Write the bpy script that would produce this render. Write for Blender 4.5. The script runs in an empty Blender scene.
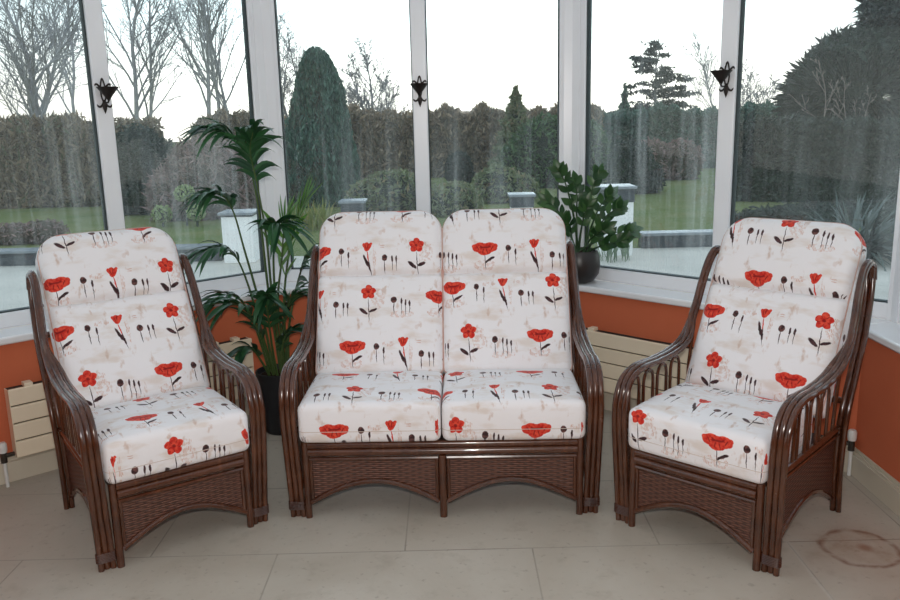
import bpy, math, random
import numpy as np
from mathutils import Vector, Matrix

S = bpy.context.scene
COL = S.collection
R = math.radians

# ------------------------------------------------------------------ camera
F_PX = 830.0
PITCH, ROLL = R(12.3), R(-1.37)
fw = Vector((0, math.cos(PITCH), -math.sin(PITCH)))
rt0 = Vector((1, 0, 0))
up0 = rt0.cross(fw)
rt = rt0 * math.cos(ROLL) + up0 * math.sin(ROLL)
up = -rt0 * math.sin(ROLL) + up0 * math.cos(ROLL)
cd = bpy.data.cameras.new('camera')
cd.sensor_width = 36.0
cd.lens = 36.0 * F_PX / 900.0
cd.clip_end = 500
cam = bpy.data.objects.new('camera', cd)
COL.objects.link(cam)
mw = Matrix.Identity(4)
for i in range(3):
    mw[i][0] = rt[i]; mw[i][1] = up[i]; mw[i][2] = -fw[i]
mw[0][3], mw[1][3], mw[2][3] = 0.0, 0.0, 1.55
cam.matrix_world = mw
S.camera = cam

# ------------------------------------------------------------------ view, sky, flash
S.view_settings.view_transform = 'Standard'
S.view_settings.look = 'None'
S.view_settings.gamma = 1.0
S.view_settings.use_curve_mapping = False
S.view_settings.exposure = 0.58

SKY_STRENGTH = 0.78
W = bpy.data.worlds.new('dusk_sky'); S.world = W
W.use_nodes = True
nt = W.node_tree; nt.nodes.clear()
tc = nt.nodes.new('ShaderNodeTexCoord')
sx = nt.nodes.new('ShaderNodeSeparateXYZ'); nt.links.new(tc.outputs['Generated'], sx.inputs[0])
rp = nt.nodes.new('ShaderNodeValToRGB'); nt.links.new(sx.outputs['Z'], rp.inputs[0])
cr = rp.color_ramp
cr.elements[0].position = 0.0; cr.elements[0].color = (1.0, 0.93, 0.86, 1)
cr.elements[1].position = 1.0; cr.elements[1].color = (0.62, 0.76, 0.98, 1)
for p, c in ((0.04, (1.12, 1.08, 1.02, 1)), (0.12, (0.80, 0.92, 0.98, 1)), (0.42, (0.82, 0.96, 1.15, 1))):
    e = cr.elements.new(p); e.color = c
# after-sunset glow low over the hedge
gl = nt.nodes.new('ShaderNodeVectorMath'); gl.operation = 'DOT_PRODUCT'
nt.links.new(tc.outputs['Generated'], gl.inputs[0]); gl.inputs[1].default_value = (0.02, 0.999, 0.03)
gm = nt.nodes.new('ShaderNodeMapRange'); gm.inputs[1].default_value = 0.87; gm.inputs[2].default_value = 1.0
gm.inputs[3].default_value = 0.0; gm.inputs[4].default_value = 1.1
nt.links.new(gl.outputs['Value'], gm.inputs[0])
ga = nt.nodes.new('ShaderNodeMath'); ga.operation = 'ADD'; ga.inputs[1].default_value = SKY_STRENGTH
nt.links.new(gm.outputs[0], ga.inputs[0])
bg = nt.nodes.new('ShaderNodeBackground')
nt.links.new(rp.outputs[0], bg.inputs['Color']); nt.links.new(ga.outputs[0], bg.inputs['Strength'])
wo = nt.nodes.new('ShaderNodeOutputWorld'); nt.links.new(bg.outputs[0], wo.inputs[0])

ld = bpy.data.lights.new('camera_flash', 'AREA')
ld.shape = 'RECTANGLE'; ld.size = 0.10; ld.size_y = 0.07; ld.energy = 26.0; ld.color = (1.0, 0.96, 0.91)
fl = bpy.data.objects.new('camera_flash', ld); COL.objects.link(fl)
fm = mw.copy(); fm[2][3] = 1.68; fl.matrix_world = fm

# ------------------------------------------------------------------ material helpers
def new_mat(name):
    m = bpy.data.materials.new(name); m.use_nodes = True
    m.node_tree.nodes.clear()
    return m, m.node_tree

class N:
    """small node writer"""
    def __init__(s, nt): s.nt = nt
    def n(s, t, **kw):
        x = s.nt.nodes.new(t)
        for k, v in kw.items(): setattr(x, k, v)
        return x
    def put(s, sock, v):
        if hasattr(v, 'is_output'): s.nt.links.new(v, sock)
        else: sock.default_value = v
    def math(s, op, a, b=None, c=None, clamp=False):
        x = s.n('ShaderNodeMath', operation=op); x.use_clamp = clamp
        s.put(x.inputs[0], a)
        if b is not None: s.put(x.inputs[1], b)
        if c is not None: s.put(x.inputs[2], c)
        return x.outputs[0]
    def mix(s, f, a, b):
        x = s.n('ShaderNodeMix', data_type='RGBA')
        s.put(x.inputs['Factor'], f); s.put(x.inputs[6], a); s.put(x.inputs[7], b)
        return x.outputs[2]
    def noise(s, vec, scale, detail=3.0, rough=0.5, dist=0.0):
        x = s.n('ShaderNodeTexNoise')
        if vec is not None: s.put(x.inputs['Vector'], vec)
        x.inputs['Scale'].default_value = scale; x.inputs['Detail'].default_value = detail
        x.inputs['Roughness'].default_value = rough; x.inputs['Distortion'].default_value = dist
        return x.outputs['Fac']
    def rng(s, v, a, b, c=0.0, d=1.0):
        x = s.n('ShaderNodeMapRange'); x.clamp = True
        s.put(x.inputs[0], v)
        for i, k in enumerate((a, b, c, d)): x.inputs[i + 1].default_value = k
        return x.outputs[0]
    def mapv(s, vec, loc=(0, 0, 0), rot=(0, 0, 0), scale=(1, 1, 1), t='POINT'):
        x = s.n('ShaderNodeMapping', vector_type=t); s.put(x.inputs[0], vec)
        x.inputs[1].default_value = loc; x.inputs[2].default_value = rot; x.inputs[3].default_value = scale
        return x.outputs[0]
    def coord(s, which='Object'):
        return s.n('ShaderNodeTexCoord').outputs[which]
    def bump(s, h, strength=0.3, dist=0.01):
        x = s.n('ShaderNodeBump'); x.inputs['Strength'].default_value = strength; x.inputs['Distance'].default_value = dist
        s.put(x.inputs['Height'], h); return x.outputs[0]
    def principled(s, color, rough=0.5, spec=0.5, normal=None, metal=0.0, sheen=0.0, coat=0.0):
        x = s.n('ShaderNodeBsdfPrincipled')
        s.put(x.inputs['Base Color'], color); s.put(x.inputs['Roughness'], rough)
        x.inputs['Specular IOR Level'].default_value = spec; x.inputs['Metallic'].default_value = metal
        x.inputs['Sheen Weight'].default_value = sheen; x.inputs['Coat Weight'].default_value = coat
        if normal is not None: s.put(x.inputs['Normal'], normal)
        return x.outputs[0]
    def out(s, sh):
        o = s.n('ShaderNodeOutputMaterial'); s.nt.links.new(sh, o.inputs[0])

def lin(r, g, b):
    f = lambda v: (v / 255 / 12.92) if v / 255 <= .04045 else ((v / 255 + .055) / 1.055) ** 2.4
    return (f(r), f(g), f(b), 1.0)

def simple(name, c1, c2=None, scale=8.0, rough=0.5, spec=0.5, bump=0.0, bscale=None, metal=0.0, coat=0.0):
    m, t = new_mat(name); k = N(t)
    co = k.coord('Object')
    nz = k.noise(co, scale, 4)
    col = k.mix(k.rng(nz, .3, .7), c1, c2 if c2 else c1)
    nm = k.bump(k.noise(co, bscale or scale * 4, 3), bump, .01) if bump else None
    k.out(k.principled(col, rough, spec, nm, metal, 0, coat))
    return m

def leafy(name, c1, c2, c3=None, rough=0.55, trans=0.25, spec=0.4):
    """leaves: colour differs leaf by leaf"""
    m, t = new_mat(name); k = N(t)
    g = k.n('ShaderNodeNewGeometry').outputs['Random Per Island']
    col = k.mix(g, c1, c2)
    if c3: col = k.mix(k.rng(g, .82, .9), col, c3)
    p = k.principled(col, rough, spec)
    tr = k.n('ShaderNodeBsdfTranslucent'); k.put(tr.inputs[0], col)
    mx = k.n('ShaderNodeMixShader'); mx.inputs[0].default_value = trans
    t.links.new(p, mx.inputs[1]); t.links.new(tr.outputs[0], mx.inputs[2])
    k.out(mx.outputs[0]); return m

M = {}
M['white_frame'] = simple('white_upvc', lin(246, 248, 251), lin(241, 243, 247), 3, .28, .5)
M['sill'] = simple('white_sill', lin(250, 251, 252), lin(246, 247, 250), 3, .16, .6)
M['gasket'] = simple('black_rubber', lin(56, 66, 68), None, 5, .6, .3)
M['terracotta'] = simple('terracotta_paint', lin(214, 116, 80), lin(206, 108, 74), 2.5, .75, .25, .06, 60)
M['cream_paint'] = simple('cream_gloss', lin(216, 206, 188), lin(209, 199, 180), 4, .35, .5)
M['rad'] = simple('cream_radiator', lin(246, 230, 204), lin(241, 224, 197), 4, .4, .5)
M['rad_dark'] = simple('radiator_gap', lin(60, 55, 48), None, 4, .7, .2)
M['brass'] = simple('dark_valve', lin(60, 55, 50), lin(90, 84, 78), 20, .35, .5, 0, None, .6)
M['white_plastic'] = simple('white_plastic', lin(225, 225, 222), None, 5, .4)
M['iron'] = simple('black_iron', lin(38, 33, 32), lin(52, 44, 40), 40, .45, .5, .2, 80, .5)
M['black_pot'] = simple('black_pot', lin(26, 27, 30), lin(34, 35, 38), 10, .5, .4)
M['brown_bowl'] = simple('dark_glazed_bowl', lin(50, 44, 42), lin(38, 34, 34), 6, .35, .5, 0, None, .0)
M['soil'] = simple('soil', lin(62, 46, 34), lin(40, 30, 24), 40, .95, .1, .6, 60)
M['piping'] = simple('fabric_piping', lin(196, 150, 138), lin(214, 190, 180), 14, .9, .1)
M['seam'] = simple('fabric_seam', lin(206, 190, 180), None, 14, .9, .1)
M['house'] = simple('house_wall_paint', lin(200, 200, 200), lin(194, 194, 196), 2, .8, .2)

def m_cane(name, dark, mid, hi, rough=.30):
    m, t = new_mat(name); k = N(t)
    co = k.coord('Object')
    a = k.noise(co, 9, 5, .6)
    b = k.noise(k.mapv(co, scale=(60, 60, 6)), 1.0, 3)
    col = k.mix(k.rng(a, .25, .75), dark, mid)
    col = k.mix(k.rng(b, .55, .8, 0, .4), col, hi)
    k.out(k.principled(col, k.rng(a, .3, .7, rough - .06, rough + .10), .5, k.bump(b, .05, .002), 0, 0, .5))
    return m
M['cane'] = m_cane('dark_rattan_cane', lin(56, 29, 17), lin(92, 51, 30), lin(132, 82, 52), .18)
M['binding'] = m_cane('rattan_binding', lin(52, 27, 16), lin(84, 47, 28), lin(112, 70, 44), .28)

def m_wicker():
    m, t = new_mat('woven_wicker'); k = N(t)
    uv = k.n('ShaderNodeUVMap').outputs[0]
    sp = k.n('ShaderNodeSeparateXYZ'); t.links.new(uv, sp.inputs[0])
    u, v = sp.outputs[0], sp.outputs[1]
    rowh, stake = .0085, .026
    row = k.math('FLOOR', k.math('DIVIDE', v, rowh))
    par = k.math('MODULO', k.math('ABSOLUTE', row), 2.0)
    fv = k.math('FRACT', k.math('DIVIDE', v, rowh))
    prof = k.math('SINE', k.math('MULTIPLY', fv, math.pi))                       # rounded strand
    ph = k.math('ADD', k.math('MULTIPLY', u, 2 * math.pi / (2 * stake)), k.math('MULTIPLY', par, math.pi))
    wave = k.math('MULTIPLY_ADD', k.math('SINE', ph), .5, .5)
    h = k.math('MULTIPLY', k.math('POWER', prof, .6), k.math('MULTIPLY_ADD', wave, .75, .25))
    nz = k.noise(k.mapv(uv, scale=(25, 120, 1)), 1.0, 3)
    cd_, cm_ = lin(40, 25, 20), lin(122, 82, 66)
    col = k.mix(k.rng(nz, .3, .7), cm_, lin(96, 62, 50))
    col = k.mix(k.rng(h, .05, .5), cd_, col)
    k.out(k.principled(col, .42, .4, k.bump(h, .9, .006)))
    return m
M['wicker'] = m_wicker()

def m_fabric():
    """cream furnishing cotton printed with poppies, seed heads and faint sketch marks; drawn in the cloth's own UV metres"""
    m, t = new_mat('poppy_print_cotton'); k = N(t)
    T, RV = .757, .227
    uv = k.n('ShaderNodeUVMap').outputs[0]
    wob = k.n('ShaderNodeTexNoise'); k.put(wob.inputs['Vector'], uv); wob.inputs['Scale'].default_value = 55; wob.inputs['Detail'].default_value = 2
    wv = k.n('ShaderNodeVectorMath', operation='MULTIPLY_ADD'); t.links.new(wob.outputs['Color'], wv.inputs[0])
    wv.inputs[1].default_value = (.008, .008, 0); wv.inputs[2].default_value = (-.004, -.004, 0)
    ad = k.n('ShaderNodeVectorMath', operation='ADD'); t.links.new(uv, ad.inputs[0]); t.links.new(wv.outputs[0], ad.inputs[1])
    sp = k.n('ShaderNodeSeparateXYZ'); t.links.new(ad.outputs[0], sp.inputs[0])
    u, v = sp.outputs[0], sp.outputs[1]
    row = k.math('FLOOR', k.math('DIVIDE', v, RV))
    par = k.math('FRACT', k.math('MULTIPLY', row, .5))               # 0 or .5
    u2 = k.math('ADD', u, k.math('MULTIPLY', par, T))
    uw = k.math('WRAP', u2, T - .09, -.09)
    vw = k.math('SUBTRACT', k.math('SUBTRACT', v, k.math('MULTIPLY', row, RV)), RV / 2)
    cb = k.n('ShaderNodeCombineXYZ'); t.links.new(uw, cb.inputs[0]); t.links.new(vw, cb.inputs[1])
    P = cb.outputs[0]
    def ell(x, y, a, b, rot=0.0):
        mp = k.mapv(P, (x, y, 0), (0, 0, R(rot)), (a, b, 1), 'TEXTURE')
        ln = k.n('ShaderNodeVectorMath', operation='LENGTH'); t.links.new(mp, ln.inputs[0])
        return ln.outputs['Value']
    def union(items):
        r = None
        for it in items:
            e = ell(*it); r = e if r is None else k.math('MINIMUM', r, e)
        return r
    def line(x0, y0, x1, y1, w=.0017):
        L = math.hypot(x1 - x0, y1 - y0)
        return ((x0 + x1) / 2, (y0 + y1) / 2, L / 2, w, math.degrees(math.atan2(y1 - y0, x1 - x0)))
    red, dark, deep, tan = [], [], [], []
    # poppy
    red += [(0, .040, .052, .024), (-.026, .046, .030, .020, 20), (.028, .046, .030, .020, -18), (0, .024, .030, .018), (-.043, .050, .014, .009, 10), (.047, .050, .012, .010)]
    deep += [(.002, .044, .026, .0035, 3), (-.012, .046, .012, .003, -25), (.016, .046, .012, .003, 25), (-.008, .026, .002, .013, -12), (.010, .026, .002, .012, 14), (-.03, .040, .002, .010, 30), (.034, .040, .002, .010, -30)]
    dark += [line(0, .012, .004, -.052), (.024, -.010, .022, .0055, 28), (.010, -.020, .010, .003, 55)]
    # tulip-like poppy
    X = .222
    red += [(X, .058, .015, .021), (X - .010, .061, .008, .016, 22), (X + .011, .061, .009, .016, -26), (X + .019, .072, .006, .006)]
    deep += [(X + .003, .064, .002, .012, -10), (X - .006, .058, .0016, .012, 12)]
    dark += [line(X + .004, .02, X + .020, -.070), (X - .004, -.006, .006, .030, 22), (X + .010, -.030, .004, .022, 14)]
    red += [line(X + .001, .038, X + .008, -.01, .0024)]
    # five petalled flower
    X = .446
    for a in range(5):
        an = R(90 + 72 * a); red.append((X + .019 * math.cos(an), .062 + .019 * math.sin(an), .0165, .0145, math.degrees(an)))
    red.append((X, .062, .014, .014))
    deep += [(X, .062, .006, .006)]
    for a in range(5):
        an = R(54 + 72 * a); deep.append((X + .021 * math.cos(an), .062 + .021 * math.sin(an), .010, .0014, math.degrees(an)))
    dark += [line(X, .030, X + .006, -.070), (X - .020, -.028, .023, .0075, -38), (X + .022, -.024, .019, .0065, 24)]
    # seed heads on stems
    def head(x, y, s=1.0, L=.058):
        deepbrown.append((x, y, .0125 * s, .0145 * s))
        dark.append(line(x, y - .012 * s, x + .001, y - .012 * s - L))
    def bud(x, y, L=.062):
        dark.append((x, y, .0042, .014)); dark.append(line(x, y, x + .001, y - L, .0013))
    deepbrown = []
    head(.106, .040); bud(.138, .022, .060)
    head(.302, .006, 1.0, .052); bud(.336, .000, .050); bud(.355, .000, .050)
    head(.560, .022, 1.05, .054); bud(.594, .016); bud(.612, .010); bud(.630, .004, .045)
    R_ = union(red); D_ = union(dark); B_ = union(deepbrown); E_ = union(deep)
    # cloth
    n1 = k.noise(k.mapv(uv, scale=(7, 17, 1)), 1.0, 3, .55, .0)
    n2 = k.noise(k.mapv(uv, (3, 1, 0), scale=(26, 13, 1)), 1.0, 3, .6, .1)
    base = k.mix(k.rng(n1, .52, .68, 0, .50), lin(240, 237, 238), lin(214, 194, 176))
    base = k.mix(k.rng(n2, .60, .70, 0, .55), base, lin(196, 160, 136))
    # ghost blocks of sketched script under some of the flowers
    gx = k.math('FRACT', k.math('MULTIPLY', u, 190.0))
    gm = union([(.0, -.035, .05, .022), (.595, -.045, .055, .016), (.49, .03, .03, .05), (.255, .01, .008, .06), (.16, .05, .03, .012)])
    gk = k.math('MULTIPLY', k.math('LESS_THAN', gm, 1.0), k.rng(gx, .35, .6, 0, 1))
    gk = k.math('MULTIPLY', gk, k.rng(k.noise(k.mapv(uv, scale=(60, 60, 1)), 1.0, 2), .44, .58, 0, .8))
    base = k.mix(gk, base, lin(205, 150, 122))
    eq = union([(.292, .062, .010, .0018), (.292, .054, .010, .0018)])
    base = k.mix(k.math('MULTIPLY', k.math('LESS_THAN', eq, 1.0), .6), base, lin(196, 130, 100))
    # ink layers
    pn = k.noise(k.mapv(uv, scale=(70, 70, 1)), 1.0, 3)
    redc = k.mix(k.rng(pn, .38, .62), lin(196, 38, 30), lin(228, 82, 60))
    col = k.mix(k.rng(D_, .9, 1.15, 1, 0), base, k.mix(k.rng(pn, .4, .6), lin(50, 32, 34), lin(84, 56, 58)))
    col = k.mix(k.rng(B_, .92, 1.06, 1, 0), col, k.mix(k.rng(pn, .42, .6), lin(58, 38, 38), lin(112, 74, 70)))
    col = k.mix(k.rng(R_, .95, 1.04, 1, 0), col, redc)
    col = k.mix(k.math('MULTIPLY', k.rng(E_, .8, 1.2, .8, 0), k.math('LESS_THAN', R_, 1.0)), col, lin(122, 18, 22))
    wv_ = k.noise(k.mapv(uv, scale=(500, 500, 1)), 1.0, 1)
    lump = k.noise(k.mapv(uv, scale=(9, 9, 1)), 1.0, 3)
    hgt = k.math('ADD', k.math('MULTIPLY', wv_, .08), lump)
    k.out(k.principled(col, .85, .2, k.bump(hgt, .35, .012), 0, .15))
    return m
M['fabric'] = m_fabric()

def m_floor():
    m, t = new_mat('limestone_tiles'); k = N(t)
    co = k.coord('Object')
    br = k.n('ShaderNodeTexBrick'); br.offset = .5; br.offset_frequency = 2; br.squash = 1.0
    k.put(br.inputs['Vector'], k.mapv(co, (TILE_OX, TILE_OY, 0)))
    br.inputs['Scale'].default_value = 1.0; br.inputs['Brick Width'].default_value = .938; br.inputs['Row Height'].default_value = .56
    br.inputs['Mortar Size'].default_value = .0035; br.inputs['Mortar Smooth'].default_value = .3; br.inputs['Bias'].default_value = 0
    br.inputs['Color1'].default_value = (.0, .0, .0, 1); br.inputs['Color2'].default_value = (1, 1, 1, 1)
    a = k.noise(co, 1.7, 6, .6, .4); b = k.noise(co, 9, 5, .65); c = k.noise(co, 40, 3)
    col = k.mix(k.rng(a, .32, .68), lin(176, 167, 153), lin(196, 189, 177))
    col = k.mix(k.rng(br.outputs['Color'], 0, 1, 0, .25), col, lin(178, 168, 152))
    col = k.mix(k.rng(b, .55, .75, 0, .45), col, lin(150, 140, 124))
    col = k.mix(k.rng(c, .62, .72, 0, .35), col, lin(128, 118, 104))
    col = k.mix(k.math('MULTIPLY', br.outputs['Fac'], k.rng(a, .4, .6, .35, .85)), col, lin(132, 124, 112))
    # rust ring left by a pot, and a pale filled crack
    sp = k.n('ShaderNodeSeparateXYZ'); t.links.new(co, sp.inputs[0])
    wob = k.noise(co, 7, 3)
    def dist(x, y, ry=1.0):
        mp = k.mapv(co, (x, y, 0), (0, 0, 0), (1, ry, 100), 'TEXTURE')
        ln = k.n('ShaderNodeVectorMath', operation='LENGTH'); t.links.new(mp, ln.inputs[0]); return ln.outputs['Value']
    d = dist(1.462, 2.735)
    dr = k.math('ABSOLUTE', k.math('SUBTRACT', k.math('ADD', d, k.math('MULTIPLY_ADD', wob, .05, -.025)), .128))
    ring = k.math('MULTIPLY', k.rng(dr, .002, .017, 1, 0), k.rng(k.noise(co, 24, 4), .35, .6, .15, .8))
    col = k.mix(ring, col, lin(112, 66, 44))
    spot = k.math('MULTIPLY', k.rng(dist(1.48, 2.735), .012, .035, 1, 0), .7)
    col = k.mix(spot, col, lin(140, 88, 58))
    halo = k.math('MULTIPLY', k.rng(d, .08, .26, 1, 0), k.rng(b, .35, .65, .1, .5))
    col = k.mix(halo, col, lin(150, 118, 92))
    cx = k.math('ABSOLUTE', k.math('SUBTRACT', sp.outputs[0], k.math('MULTIPLY_ADD', k.noise(co, 6, 2), .03, 1.20)))
    crk = k.math('MULTIPLY', k.rng(cx, .003, .010, 1, 0), k.math('LESS_THAN', sp.outputs[1], 2.795))
    col = k.mix(k.math('MULTIPLY', crk, .55), col, lin(196, 192, 182))
    h = k.math('SUBTRACT', k.math('MULTIPLY', b, .15), br.outputs['Fac'])
    k.out(k.principled(col, k.rng(a, .3, .7, .38, .52), .4, k.bump(h, .25, .006)))
    return m
TILE_OX, TILE_OY = .657 + .469, -2.79 + 0.56 * 5
M['floor'] = m_floor()

def m_glass(name, seed, dirt, lo, hi):
    """window pane: clear, a little mirror, and dried rain runs and haze left on the outside"""
    m, t = new_mat(name); k = N(t)
    co = k.coord('Object')
    sp = k.n('ShaderNodeSeparateXYZ'); t.links.new(co, sp.inputs[0])
    a = k.noise(k.mapv(co, (seed, seed, 0), scale=(11, 11, .55)), 1.0, 4, .6)
    b = k.noise(k.mapv(co, (seed, 0, seed), scale=(38, 38, 1.1)), 1.0, 3, .6)
    c = k.noise(k.mapv(co, (0, seed, 0), scale=(2.2, 2.2, 1.4)), 1.0, 3)
    dots = k.noise(co, 130, 1)
    runs = k.math('ADD', k.rng(a, .45, .8, 0, dirt), k.rng(b, .5, .8, 0, dirt * .8))
    low = k.rng(sp.outputs[2], 1.25, 1.75, 1.0, .30)
    f = k.math('MULTIPLY', k.math('MULTIPLY', runs, low), k.rng(c, .3, .65, .4, 1.1))
    f = k.math('ADD', f, k.rng(dots, .66, .74, 0, .16))
    f = k.math('ADD', f, .022)
    tr = k.n('ShaderNodeBsdfTransparent'); tr.inputs[0].default_value = (.95, .985, .97, 1)
    gl = k.n('ShaderNodeBsdfGlossy'); gl.inputs['Roughness'].default_value = .02
    fr = k.n('ShaderNodeFresnel'); fr.inputs[0].default_value = 1.45
    m1 = k.n('ShaderNodeMixShader'); t.links.new(k.math('MULTIPLY', fr.outputs[0], .75), m1.inputs[0]); t.links.new(tr.outputs[0], m1.inputs[1]); t.links.new(gl.outputs[0], m1.inputs[2])
    tl = k.n('ShaderNodeBsdfTranslucent'); tl.inputs[0].default_value = (.90, .93, .89, 1)
    m2 = k.n('ShaderNodeMixShader'); t.links.new(f, m2.inputs[0]); t.links.new(m1.outputs[0], m2.inputs[1]); t.links.new(tl.outputs[0], m2.inputs[2])
    k.out(m2.outputs[0]); return m

# outdoors
M['lawn'] = simple('winter_lawn', lin(92, 108, 56), lin(118, 120, 76), 1.3, .95, .1, .5, 30)
M['slabs'] = simple('pale_patio_stone', lin(208, 201, 188), lin(190, 184, 172), 1.6, .85, .2, .2, 12)
M['coping'] = simple('slate_coping', lin(50, 56, 62), lin(68, 74, 80), 5, .45, .5)
M['render'] = simple('white_render', lin(247, 247, 244), lin(240, 240, 236), 3, .85, .2)
M['slate'] = simple('slate_cap', lin(120, 128, 134), lin(140, 146, 150), 6, .25, .6)
M['bark'] = simple('grey_bark', lin(166, 166, 168), lin(138, 136, 136), 6, .9, .1)
M['bark_pale'] = simple('pale_bark', lin(150, 140, 132), lin(120, 110, 104), 6, .9, .1)
M['beech'] = leafy('beech_hedge_leaves', lin(78, 66, 54), lin(168, 148, 120), lin(92, 100, 74))
M['twiggy'] = leafy('brown_hedge_leaves', lin(158, 136, 112), lin(88, 88, 68), lin(182, 160, 132))
M['yew'] = leafy('dark_yew_leaves', lin(22, 36, 30), lin(50, 66, 52))
M['conifer'] = leafy('conifer_leaves', lin(44, 76, 64), lin(92, 126, 106))
M['conifer_d'] = leafy('dark_conifer_leaves', lin(16, 28, 23), lin(42, 58, 46))
M['olive'] = leafy('olive_leaves', lin(104, 118, 80), lin(138, 144, 102), lin(154, 138, 104))
M['evergreen'] = leafy('evergreen_leaves', lin(62, 92, 58), lin(92, 118, 72))
M['pink'] = leafy('pinkish_twigs', lin(146, 116, 112), lin(112, 104, 90), lin(168, 138, 130))
M['hydrangea'] = leafy('faded_flower_heads', lin(150, 170, 110), lin(180, 190, 140))
M['straw'] = leafy('straw_grass', lin(150, 150, 84), lin(112, 130, 66), lin(176, 164, 104))
M['blade'] = leafy('green_blades', lin(88, 112, 84), lin(120, 140, 110))
M['flax'] = leafy('grey_green_blades', lin(58, 72, 66), lin(108, 120, 112), lin(36, 46, 42))
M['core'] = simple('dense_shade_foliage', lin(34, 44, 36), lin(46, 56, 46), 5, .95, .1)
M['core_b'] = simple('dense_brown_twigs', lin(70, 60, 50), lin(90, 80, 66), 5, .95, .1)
# house plants
M['palm'] = leafy('kentia_leaflets', lin(26, 64, 40), lin(58, 104, 62), None, .35, .22, .5)
M['palm_new'] = leafy('young_kentia_leaflets', lin(78, 128, 44), lin(106, 150, 62), None, .4, .35, .5)
M['palm_stem'] = simple('kentia_stems', lin(58, 86, 44), lin(84, 102, 56), 12, .45, .4)
M['zz'] = leafy('glossy_leaves', lin(30, 64, 34), lin(70, 108, 56), None, .34, .15, .45)
M['zz_stem'] = simple('plump_stems', lin(56, 84, 50), lin(44, 66, 42), 18, .4, .4)

# ------------------------------------------------------------------ mesh helpers
class MB:
    def __init__(s): s.v = []; s.f = []; s.n = 0
    def add(s, v, f):
        o = s.n; v = [tuple(map(float, p)) for p in v]
        s.v += v; s.n += len(v)
        s.f += [tuple(i + o for i in q) for q in f]
    def box(s, x0, x1, y0, y1, z0, z1):
        s.add([(x0, y0, z0), (x1, y0, z0), (x1, y1, z0), (x0, y1, z0), (x0, y0, z1), (x1, y0, z1), (x1, y1, z1), (x0, y1, z1)],
              [(0, 3, 2, 1), (4, 5, 6, 7), (0, 1, 5, 4), (1, 2, 6, 5), (2, 3, 7, 6), (3, 0, 4, 7)])
    def prism(s, poly, z0, z1):
        n = len(poly)
        a = sum(poly[i][0] * poly[(i + 1) % n][1] - poly[(i + 1) % n][0] * poly[i][1] for i in range(n))
        if a < 0: poly = poly[::-1]
        s.add([(p[0], p[1], z0) for p in poly] + [(p[0], p[1], z1) for p in poly],
              [tuple(range(n - 1, -1, -1)), tuple(range(n, 2 * n))] + [(i, (i + 1) % n, n + (i + 1) % n, n + i) for i in range(n)])
    def tube(s, pts, r, n=8, closed=False, caps=True, sq=1.0):
        P = [Vector(p) for p in pts]; m = len(P)
        rad = r if hasattr(r, '__len__') else [r] * m
        vs = []; up_ = None
        for i in range(m):
            if closed: t = (P[(i + 1) % m] - P[i - 1])
            else: t = P[min(i + 1, m - 1)] - P[max(i - 1, 0)]
            if t.length < 1e-9: t = Vector((0, 0, 1))
            t.normalize()
            if up_ is None:
                up_ = Vector((1, 0, 0)) if abs(t.x) < .8 else Vector((0, 1, 0))
            up_ = (up_ - t * up_.dot(t))
            if up_.length < 1e-6: up_ = t.orthogonal()
            up_.normalize(); b = t.cross(up_)
            for j in range(n):
                a = 2 * math.pi * j / n
                vs.append(P[i] + (up_ * math.cos(a) + b * math.sin(a) * sq) * rad[i])
        fs = []
        for i in range(m if closed else m - 1):
            k = (i + 1) % m
            for j in range(n):
                l = (j + 1) % n
                fs.append((i * n + j, i * n + l, k * n + l, k * n + j))
        if caps and not closed:
            fs.append(tuple(range(n - 1, -1, -1))); fs.append(tuple((m - 1) * n + j for j in range(n)))
        s.add(vs, fs)
    def lathe(s, prof, c=(0, 0, 0), n=28):
        vs = []; fs = []; m = len(prof)
        for (r, z) in prof:
            for j in range(n):
                a = 2 * math.pi * j / n
                vs.append((c[0] + r * math.cos(a), c[1] + r * math.sin(a), c[2] + z))
        for i in range(m - 1):
            for j in range(n):
                l = (j + 1) % n
                fs.append((i * n + j, i * n + l, (i + 1) * n + l, (i + 1) * n + j))
        if prof[0][0] > 1e-6: fs.append(tuple(range(n - 1, -1, -1)))
        if prof[-1][0] > 1e-6: fs.append(tuple((m - 1) * n + j for j in range(n)))
        s.add(vs, fs)
    def build(s, name, mat, parent=None, smooth=True, bevel=0.0, label=None, uv=None):
        me = bpy.data.meshes.new(name)
        me.from_pydata(s.v, [], s.f); me.update()
        return finish(me, name, mat, parent, smooth, bevel, label)

def finish(me, name, mat, parent=None, smooth=True, bevel=0.0, label=None):
    me.materials.append(mat)
    if smooth:
        me.polygons.foreach_set('use_smooth', [True] * len(me.polygons))
        try: me.set_sharp_from_angle(angle=R(40))
        except Exception: pass
    o = bpy.data.objects.new(name, me); COL.objects.link(o)
    if parent: o.parent = parent
    if bevel:
        b = o.modifiers.new('bevel', 'BEVEL'); b.width = bevel; b.segments = 2; b.limit_method = 'ANGLE'; b.angle_limit = R(40)
    if label: o['label'] = label
    return o

def empty(name, loc=(0, 0, 0), rz=0.0):
    o = bpy.data.objects.new(name, None); COL.objects.link(o)
    o.location = loc; o.rotation_euler = (0, 0, rz); o.empty_display_size = .1
    return o
def tag(o, label, cat, group=None, kind=None):
    o['label'] = label; o['category'] = cat
    if group: o['group'] = group
    if kind: o['kind'] = kind
    return o
def struct(o): o['kind'] = 'structure'; return o

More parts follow.
